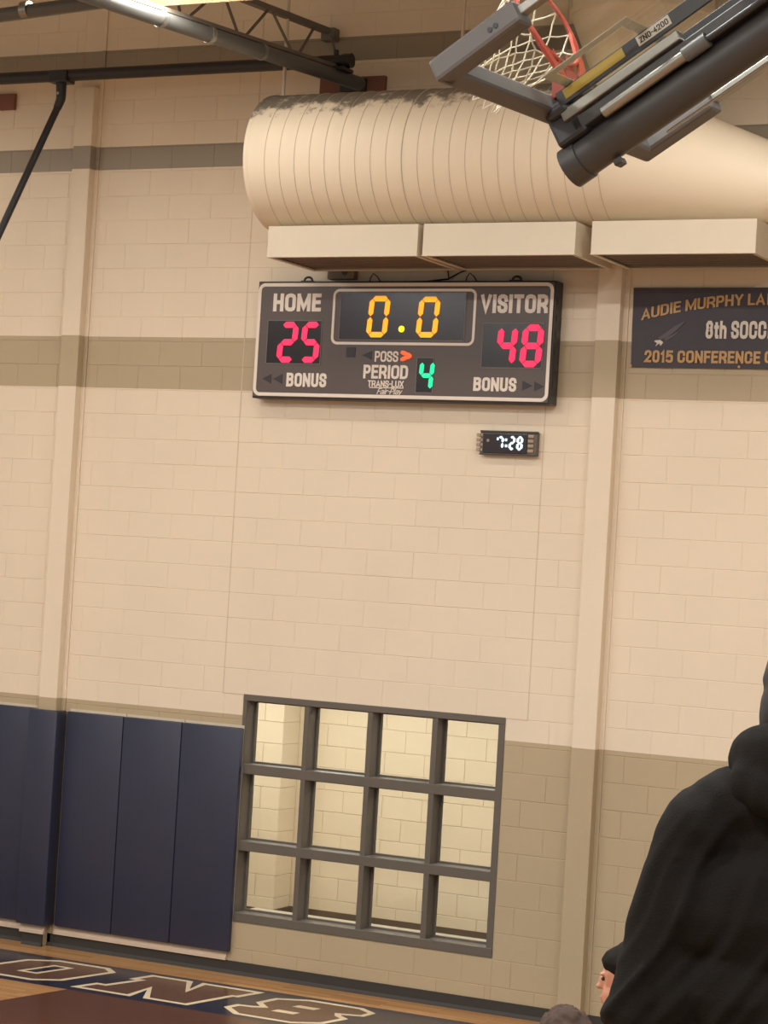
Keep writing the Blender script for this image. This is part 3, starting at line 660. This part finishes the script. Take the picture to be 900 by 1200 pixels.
M_BRK = mat('reddish_brown_block', (128, 84, 66), .7, var=.12)
for a, b, lb in ((W(376, 100, -.02).x, W(452, 100, -.02).x, 'reddish brown bearing block behind the pipe end'), (-12.3, W(18, 120, -.02).x, 'reddish brown bearing block at the upper left edge')):
    o = mk('bearing_block', box(bmesh.new(), a, b, -.040, .0, 7.068, 7.205, .004), M_BRK); tag(o, lb, 'block', 'bearing blocks on the wall')

# ------------------------------------------------------------------ lamps
LIT = mat('lit_lamp_tubes', (255, 238, 208), .4, emit=14)
def high_bay(x, y, z, lb, watt=LAMP_W):
    t = thing('high_bay_light', lb, 'light', (x, y, z), 'gym high bay lights')
    bm = bmesh.new(); slab(bm, [(-.30, 0), (-.22, .10), (.22, .10), (.30, 0), (.285, 0), (.21, .088), (-.21, .088), (-.285, 0)], lambda a, b, tt: Vector((-.62+tt, a, b)), 1.24); mk('reflector', bm, M_SHEET, t)
    for q in range(4): mk('lamp_tube', path(bmesh.new(), [(-.6, -.165+q*.11, .045), (.6, -.165+q*.11, .045)], .014, 10), LIT, t, True)
    for s in (-1, 1): mk('hanger_chain', path(bmesh.new(), [(s*.45, 0, .10), (s*.45, 0, 8.75-z)], .006, 6), M_STEEL, t)
    l = bpy.data.lights.new('high_bay_glow', 'AREA'); l.shape = 'RECTANGLE'; l.size = 1.2; l.size_y = .5; l.energy = watt; l.color = LAMP_COL
    lo = bpy.data.objects.new('high_bay_glow', l); COL.objects.link(lo); lo.parent = t; lo.location = (0, 0, -.004)
P = W(182, -6, -2.6)
ORD = ('first', 'second', 'third', 'fourth')
for i, x in enumerate((P.x-4.2, P.x, -4.6, -.4)):
    for j, y in enumerate((-2.6, -6.6, -10.6, -14.6)):
        near = i == 1 and j == 0
        high_bay(x, y, P.z if near else 7.2, 'glowing fluorescent high bay light above the dark pipes' if near else 'fluorescent high bay light, %s from the left in the %s row from the scoreboard wall' % (ORD[i], ORD[j]), NEAR_W if j == 0 else LAMP_W)

# ------------------------------------------------------------------ folded basketball goal
GC = Vector((-4.1117, -7.4861, 5.4182)); gl = Vector((.13035, .99147, 0)); gu = Vector((.85514, -.11243, .50606)); gn = Vector((-.50174, .06597, .86250))
GB = GC+gl*.915
GT = Matrix(((gl.x, gu.x, gn.x, GB.x), (gl.y, gu.y, gn.y, GB.y), (gl.z, gu.z, gn.z, GB.z), (0, 0, 0, 1)))   # local: x lateral, y up the board, z front
goal = thing('basketball_goal', 'folded up basketball goal with glass backboard and orange rim', 'basketball goal')
def gbox(n, x0, x1, y0, y1, z0, z1, material, bev=.004, par=None):
    return mk(n, box(bmesh.new(), x0, x1, y0, y1, z0, z1, bev, GT), material, par or goal)
def gp_(n, pts, r, material, seg=14, par=None, closed=False):
    return mk(n, path(bmesh.new(), [GT @ Vector(p) for p in pts], r, seg, closed=closed), material, par or goal, True)
g_ = mk('glass_pane', box(bmesh.new(), -.88, .88, .035, 1.04, -.006, .006, 0, GT), glass('backboard_glass', (.97, .985, .965, 1)), goal)
for a in ((-.915, .915, 0, .05, -.02, .02), (-.915, .915, 1.02, 1.07, -.02, .02)): gbox('frame_rail', *a, M_ALU)
for a in ((-.915, -.865, .05, 1.02, -.02, .02), (.865, .915, .05, 1.02, -.02, .02)): gbox('frame_stile', *a, M_ALU)
MT = mat('target_white', (196, 192, 176), .5)
for a in ((-.305, .305, .15, .20, .0065, .0085), (-.305, .305, .557, .607, .0065, .0085), (-.305, -.255, .20, .557, .0065, .0085), (.255, .305, .20, .557, .0065, .0085)): gbox('target_line', *a, MT, 0, g_)
# edge padding: bottom bar and two side returns
gbox('bottom_pad', -.925, .925, -.035, .055, -.055, .05, M_PADG, .016)
for s in (-1, 1): gbox('side_pad', *sorted((s*.945, s*.83)), -.035, .42, -.055, .05, M_PADG, .018)
for k in (.28, .31): gp_('pad_screw', [(-.944, k, -.01), (-.949, k, -.01)], .012, M_BLACK, 8)
# rim, bracket and net
rc = (0, .16, .38); RR = .2286
rim = gp_('rim', [(RR*math.cos(2*math.pi*k/40), .16, .38+RR*math.sin(2*math.pi*k/40)) for k in range(40)], .010, M_ORANGE, 10, closed=True)
gbox('rim_plate', -.075, .075, .06, .20, .008, .03, M_ORANGE, .004)
for s in (-1, 1):
    bm = bmesh.new(); slab(bm, [(s*.06, .03), (s*.115, .03), (s*.19, .20), (s*.232, .38), (s*.215, .38), (s*.15, .22)], lambda a, b, t: GT @ Vector((a, .152+t, b)), .016); mk('rim_arm', bm, M_ORANGE, goal)
    bm = bmesh.new(); slab(bm, [(.03, .06), (.03, .16), (.22, .16)], lambda a, b, t: GT @ Vector((s*.06-.004+t, b, a)), .008); mk('rim_gusset', bm, M_ORANGE, goal)
nax = (-gu-Vector((0, 0, .28))).normalized(); o0 = GT @ Vector(rc)
e1 = gl.copy(); e1 = (e1-nax*e1.dot(nax)).normalized(); e2 = nax.cross(e1)
def npt(ring_, k, nk=12):
    s = ring_/6; rr = RR*(1-s)**.9*.45+RR*.55 if s < 1 else RR*.55
    rr = RR*(1-.48*min(1, s*1.25)); L = .46*s
    base_c = o0+nax*L; t = 2*math.pi*k/nk
    a = base_c+(e1*math.cos(t)+e2*math.sin(t))*rr
    if ring_ == 0: a = GT @ Vector((RR*math.cos(t), .148, .38-RR*math.sin(t)))
    return a
def sgn_match():   # keep strand order the same on rim and net
    v = (GT.to_3x3() @ Vector((0, 0, -1))).dot(e2); return 1 if v > 0 else -1
SG = sgn_match()
def np2(r_, k): return npt(r_, k if SG > 0 or r_ == 0 else -k)
net = mk('net', bmesh.new(), M_NET, goal)
bm = bmesh.new()
for r_ in range(6):
    for k in range(12):
        off = .5*(r_ % 2)
        for d in (-.5, .5):
            p, q = np2(r_, k+off), np2(r_+1, k+off+d); mid = (p+q)/2+nax*.006
            path(bm, [p, mid, q], .0035 if r_ else .004, 5, cap=False)
bmesh.ops.recalc_face_normals(bm, faces=bm.faces[:]); bm.to_mesh(net.data); bm.free()
# mast and height adjuster behind the board
gp_('mast', [(0, -.02, -.285), (0, 3.1, -.285)], .086, M_STEEL, 24)
gp_('mast_end_cap', [(0, -.035, -.285), (0, .05, -.285)], .094, M_STEEL, 24)
gbox('mount_bracket', -.10, .10, -.005, .16, -.22, -.02, M_BLACK, .02)
gbox('mount_bracket', -.13, .13, .02, .13, -.10, -.05, M_BLACK, .02)
gbox('adjuster_bar', -.13, -.115, .10, 2.2, -.075, -.005, M_BLACK, .002)
gbox('adjuster_bar', .115, .13, .10, 2.2, -.075, -.005, M_BLACK, .002)
gbox('adjuster_rail', -.12, -.06, .08, .72, -.135, -.085, M_ALU, .006)
gbox('adjuster_channel', -.10, .10, .10, 2.3, -.20, -.14, M_STEEL, .006)
gp_('actuator', [(-.105, .26, -.205), (-.105, .70, -.205)], .026, M_ALU, 12)
gp_('actuator_rod', [(-.105, .70, -.205), (-.105, .82, -.205)], .034, M_GREYPIPE, 12)
gp_('actuator_rod', [(-.105, .82, -.205), (-.105, 2.2, -.205)], .016, M_BLACK, 10)
gbox('mast_web', -.03, .03, .05, 3.0, -.26, -.16, M_STEEL, .004)
gbox('mast_lug', -.03, .03, .17, .21, -.412, -.38, M_STEEL, .008)
gp_('cable', [(-.02, .45, -.415), (-.02, 3.0, -.415)], .006, M_ALU, 6)
ys = gbox('warning_sticker', -.132, -.1305, .14, .47, -.058, -.012, mat('yellow_sticker', (164, 140, 52), .5), 0)
ls = gbox('part_sticker', -.132, -.1305, .545, .72, -.058, -.012, mat('white_sticker', (190, 184, 168), .5), 0)
bm = text_bm('ZN0-4200', .09); X = [v.co.x for v in bm.verts]; Z = [v.co.y for v in bm.verts]
for v in bm.verts: v.co = GT @ Vector((-.1328, .555+(v.co.x-min(X))/(max(X)-min(X))*.155, -.05+(v.co.y-min(Z))/(max(Z)-min(Z))*.03))
mk('sticker_lettering', bm, mat('black_print', (36, 34, 32), .6), ls)
top_p = GT @ Vector((0, 3.05, -.285))
mk('ceiling_hanger', path(bmesh.new(), [top_p, (top_p.x, top_p.y, 8.75)], .06, 14), M_BLACK, goal, True)

# ------------------------------------------------------------------ bleachers (below the frame, carry the spectators)
M_SEAT = mat('bleacher_wood', (170, 128, 84), .4, stretch=(8, 1, 8)); M_RISER = mat('bleacher_riser_grey', (86, 84, 82), .6)
bl = thing('bleachers', 'stepped wooden sideline bleachers under the spectators', 'bleachers', (0, 0, 0))
STEPS = [(-3.72+.61*k, .52+.27*k) for k in range(7)]   # front edge x, foot tread z
for x, z in STEPS:
    mk('tread', box(bmesh.new(), x, x+.62, -18.5, -8.2, z-.04, z, .004), M_SEAT, bl)
    mk('riser', box(bmesh.new(), x, x+.03, -18.49, -8.21, 0, z-.04), M_RISER, bl)
    mk('seat_board', box(bmesh.new(), x+.36, x+.62, -18.5, -8.2, z+.37, z+.41, .006), M_SEAT, bl)
    for y in (-18.0, -13.3, -8.7): mk('seat_post', box(bmesh.new(), x+.44, x+.54, y, y+.06, z, z+.37), M_RISER, bl)

# ------------------------------------------------------------------ people
def blob(name, balls, voxel, material, parent=None, smooth=6, disp=None):
    """one continuous skin over a set of ellipsoids (centre, radii(3), rot z)"""
    bm = bmesh.new()
    for c, r, rz in balls:
        T = Matrix.Translation(c) @ Matrix.Rotation(rz, 4, 'Z') @ Matrix.Diagonal((r[0], r[1], r[2], 1))
        bmesh.ops.create_icosphere(bm, subdivisions=2, radius=1, matrix=T)
    me = bpy.data.meshes.new('tmp'); bm.to_mesh(me); bm.free(); o = bpy.data.objects.new('tmp', me); COL.objects.link(o)
    md = o.modifiers.new('r', 'REMESH'); md.mode = 'VOXEL'; md.voxel_size = voxel
    ms = o.modifiers.new('s', 'SMOOTH'); ms.iterations = smooth; ms.factor = .5
    bpy.context.view_layer.update()
    m2 = bpy.data.meshes.new_from_object(o.evaluated_get(bpy.context.evaluated_depsgraph_get()))
    bpy.data.objects.remove(o); bpy.data.meshes.remove(me)
    m2.name = name; m2.materials.clear(); m2.materials.append(material)
    if disp:
        nn = [v.normal.copy() for v in m2.vertices]
        for v, n_ in zip(m2.vertices, nn): v.co = v.co+n_*disp(v.co, n_)
    m2.polygons.foreach_set('use_smooth', [True]*len(m2.polygons))
    ob = bpy.data.objects.new(name, m2); COL.objects.link(ob)
    if parent: ob.parent = parent
    return ob
class Fig:
    def __init__(s, origin, face):
        s.o = Vector(origin); f = Vector((face[0], face[1], 0)).normalized(); s.f = f; s.l = Vector((-f.y, f.x, 0)); s.rz = math.atan2(f.y, f.x)
    def p(s, l, f, z): return s.o+s.l*l+s.f*f+Vector((0, 0, z))        # left, forward, up
    def e(s, l, f, z, rl, rf, rz): return (s.p(l, f, z), (rf, rl, rz), s.rz)
    def limb(s, a, b, ra, rb, n=9):
        a, b = s.p(*a), s.p(*b); return [(a+(b-a)*k/(n-1), ((ra+(rb-ra)*k/(n-1)),)*3, 0) for k in range(n)]
M_HOOD = mat('black_hoodie_fleece', (34, 32, 29), .95, var=.1, bump=.25, bs=300)
M_SKIN = mat('skin', (196, 140, 112), .5, var=.05); M_JEAN = mat('dark_trousers', (38, 42, 54), .85); M_SHOE = mat('dark_shoes', (40, 38, 38), .6)
M_HAIRB = mat('brown_hair', (64, 46, 34), .85, var=.3, vs=40, stretch=(6, 6, 1)); M_HAIRK = mat('black_hair', (34, 31, 30), .55, var=.2, vs=40)
M_HOOD.node_tree.nodes['Principled BSDF'].inputs['Specular IOR Level'].default_value = .12
def head_balls(F, l, f, z, tilt=0, s=1.0):
    q = lambda a, b, c, ra, rb, rc: F.e(l+a*s, f+(b+tilt*c)*s, z+c*s, ra*s, rb*s, rc*s)
    B = [q(0, 0, .02, .076, .094, .100), q(0, .025, -.055, .060, .070, .070), q(0, .055, -.095, .032, .035, .024)]
    B += [q(0, .098, -.02, .011, .016, .026), q(0, .108, -.035, .014, .014, .012), q(0, .09, -.068, .024, .013, .008), q(0, .088, -.08, .021, .013, .008)]
    B += [q(.03, .084, .012, .018, .012, .008), q(-.03, .084, .012, .018, .012, .008)]
    B += [q(.077, -.005, -.015, .010, .020, .030), q(-.077, -.005, -.015, .010, .020, .030)]
    return B
def eyes(F, par, l, f, z, tilt=0):
    for s in (-1, 1):
        bm = bmesh.new(); bmesh.ops.create_icosphere(bm, subdivisions=2, radius=.0075, matrix=Matrix.Translation(F.p(l+s*.031, f+.083, z-.004)))
        mk('eye', bm, mat('eye_dark', (50, 40, 36), .3), par, True)

# person in the black hoodie, seen from behind at the right edge
hz = 1.60
hd = W(947, 822, -11.74); A = Fig((hd.x, hd.y, hz), (-.40, .92))
HZ = hd.z-hz                                     # head centre height above the tread
pr_ = thing('person', 'person in a black hoodie with the hood down, standing with back turned', 'person', (hd.x, hd.y, hz))
def at0(o, t): o.matrix_parent_inverse = Matrix.Translation(-Vector(t.location)); return o
sh = HZ-.20
B = []
B += [A.e(0, 0, sh-.06, .20, .12, .11), A.e(.09, -.01, sh+.0, .13, .105, .080), A.e(-.09, -.01, sh+.0, .13, .105, .080), A.e(0, -.02, sh-.20, .235, .150, .17), A.e(0, -.01, sh-.35, .245, .150, .16), A.e(0, 0, sh-.48, .245, .145, .14), A.e(0, 0, sh-.58, .225, .14, .09)]
for s in (1, -1):
    B += [A.e(s*.185, -.01, sh-.045, .078, .090, .080), A.e(s*.19, -.01, sh-.20, .09, .10, .12), A.e(s*.22, -.0, sh-.36, .08, .10, .14)]
    B += A.limb((s*.198, -.01, sh-.07), (s*.288, -.02, sh-.40), .079, .064, 12)
    B += A.limb((s*.288, -.02, sh-.40), (s*.13, .19, sh-.50), .064, .050, 10)
B += A.limb((0, 0, sh-.02), (0, .01, HZ-.06), .062, .058, 6)
def folds(co, n_):                               # soft diagonal folds in the fleece
    d = co-A.o; l = d.dot(A.l); z = d.z-sh; f = d.dot(A.f)
    q = l*.88+z*.47+.012*math.sin(z*19)+.008*math.sin(l*31+z*11)
    w = max(0, math.sin(q*2*math.pi/.082))**3*.9+.35*max(0, math.sin(q*2*math.pi/.051+1.3))**2
    k = max(0, min(1, (.02-z)/.15))*max(0, min(1, (.10-f)/.12))
    return .0085*w*k
body = at0(blob('body', B, .0085, M_HOOD, pr_, 7, folds), pr_); body['label'] = 'black hoodie over torso and arms'
H = []
for k in range(24):                              # thick folded hood lying round the neck and down the back
    t_ = 2*math.pi*k/24; bk = max(0, -math.sin(t_))
    H.append((A.p(.096*math.cos(t_), .085*math.sin(t_)-.02, sh+.085+.012*bk), (.052, .052, .064+.012*bk), 0))
for k in range(9):
    u = k/8*2-1; H.append((A.p(.105*u, -.125+.05*u*u, sh+.045-.02*(1-u*u)), (.045, .05, .055), 0))
at0(blob('hood', H, .008, M_HOOD, pr_, 4), pr_)['label'] = 'lowered hood bunched round the neck'
at0(blob('head', head_balls(A, 0, .02, HZ), .006, M_SKIN, pr_, 3), pr_); eyes(A, pr_, 0, .02, HZ)
for o in list(pr_.children):
    if o.name.startswith('eye'): at0(o, pr_)
HB = [A.e(.062, -.01, HZ-.03, .030, .055, .075), A.e(-.062, -.01, HZ-.03, .030, .055, .075), A.e(0, .005, HZ+.035, .088, .102, .095), A.e(0, -.02, HZ-.0, .088, .092, .105), A.e(0, -.035, HZ-.03, .084, .074, .085), A.e(0, -.03, HZ-.075, .075, .06, .05)]
at0(blob('hair', HB, .007, M_HAIRK, pr_, 3), pr_)['label'] = 'short black hair'
Lg = [A.e(0, 0, .90, .17, .13, .10)]
for s in (1, -1):
    Lg += A.limb((s*.09, 0, .86), (s*.10, .01, .48), .092, .066, 10); Lg += A.limb((s*.10, .01, .48), (s*.105, -.01, .09), .064, .050, 10)
at0(blob('trousers', Lg, .012, M_JEAN, pr_, 4), pr_)
for s in (1, -1):
    at0(blob('shoe', [A.e(s*.105, .03, .045, .045, .09, .045), A.e(s*.105, .11, .035, .045, .06, .035), A.e(s*.105, -.02, .06, .042, .05, .06)], .008, M_SHOE, pr_, 3), pr_)

def seated(label, hp, face, cloth, cap, lab_head, hface=None):
    """small seated spectator; hp = head centre"""
    sx_ = [s_ for s_ in STEPS if s_[0]+.10 <= hp.x+.0][-1]
    F = Fig((hp.x, hp.y, 0), face); t = thing('person', label, 'person', (hp.x, hp.y, hp.z-.72)); z = hp.z
    sz_ = z-.72                                   # seat height under the hips
    Bb = [F.e(0, 0, sz_+.10, .155, .125, .10), F.e(0, .01, sz_+.25, .150, .105, .14), F.e(0, 0, sz_+.40, .165, .10, .12), F.e(0, 0, sz_+.47, .15, .085, .07)]
    Bb += F.limb((0, 0, sz_+.50), (0, .015, z-.07), .050, .046, 6)
    for s in (1, -1):
        Bb += F.limb((s*.165, 0, sz_+.47), (s*.21, .03, sz_+.23), .055, .047, 9); Bb += F.limb((s*.21, .03, sz_+.23), (s*.10, .17, sz_+.20), .045, .040, 8)
    at0(blob('body', Bb, .011, cloth, t, 4), t)
    Lb = []
    for s in (1, -1):
        Lb += F.limb((s*.08, .02, sz_+.085), (s*.10, .40, sz_+.085), .080, .058, 9); Lb += F.limb((s*.10, .40, sz_+.075), (s*.10, .42, sz_-.31), .056, .044, 9)
        at0(blob('shoe', [F.e(s*.10, .44, sz_-.36, .042, .08, .042), F.e(s*.10, .50, sz_-.365, .042, .055, .035)], .009, M_SHOE, t, 2), t)
    at0(blob('trousers', Lb, .012, M_JEAN, t, 3), t)
    if hface: F = Fig((hp.x, hp.y, 0), hface)
    at0(blob('head', head_balls(F, 0, .015, z, 0), .005, M_SKIN, t, 3), t)
    n0 = len(t.children); eyes(F, t, 0, .015, z)
    for o in t.children:
        if o.name.startswith('eye'): at0(o, t)
    if cap == 'hair':
        HB = [F.e(0, -.004, z+.045, .090, .104, .092), F.e(0, -.04, z-.02, .085, .072, .09)]
        rr = random.Random(3)
        for k in range(90):
            a = rr.uniform(0, 2*math.pi); b_ = rr.uniform(.25, 1.25)
            HB.append((F.p(.083*math.sin(b_)*math.cos(a), -.004+.097*math.sin(b_)*math.sin(a), z+.045+.088*math.cos(b_)), (.009, .009, .012), a))
        for k in range(9): HB.append((F.p(-.07+.0175*k, .075-.25*(-.07+.0175*k)**2*20*.2, z+.062), (.016, .016, .03), 0))
        at0(blob('hair', HB, .005, M_HAIRB, t, 9), t)['label'] = lab_head
    else:
        at0(blob('collar', [F.e(.06*math.cos(k*.524), .055*math.sin(k*.524)+.012, z-.118, .042, .042, .045) for k in range(12)], .007, M_HOOD, t, 4), t)
        at0(blob('knit_cap', [F.e(0, -.010, z+.050, .092, .108, .090), F.e(0, -.040, z+.0, .088, .075, .075), F.e(0, .03, z+.058, .088, .086, .055), F.e(0, -.02, z+.02, .094, .09, .07)], .006, M_HOOD, t, 3), t)['label'] = lab_head
    return t
h1 = CAM+(fw+rt*((662-450)/F_PX)+dn*((1231-600)/F_PX))*7.1
seated('spectator with tousled brown hair at the bottom edge, only the head top showing', h1, (-1, 0), mat('grey_sweatshirt', (96, 96, 100), .9), 'hair', 'tousled brown hair', (.55, -.83))
h2 = CAM+(fw+rt*((743-450)/F_PX)+dn*((1149-600)/F_PX))*7.6
seated('spectator in a black cap, face in profile behind the black hoodie', h2, (-1, 0), mat('navy_sweatshirt', (44, 46, 58), .9), 'cap', 'snug black cap', (-.95, .05))
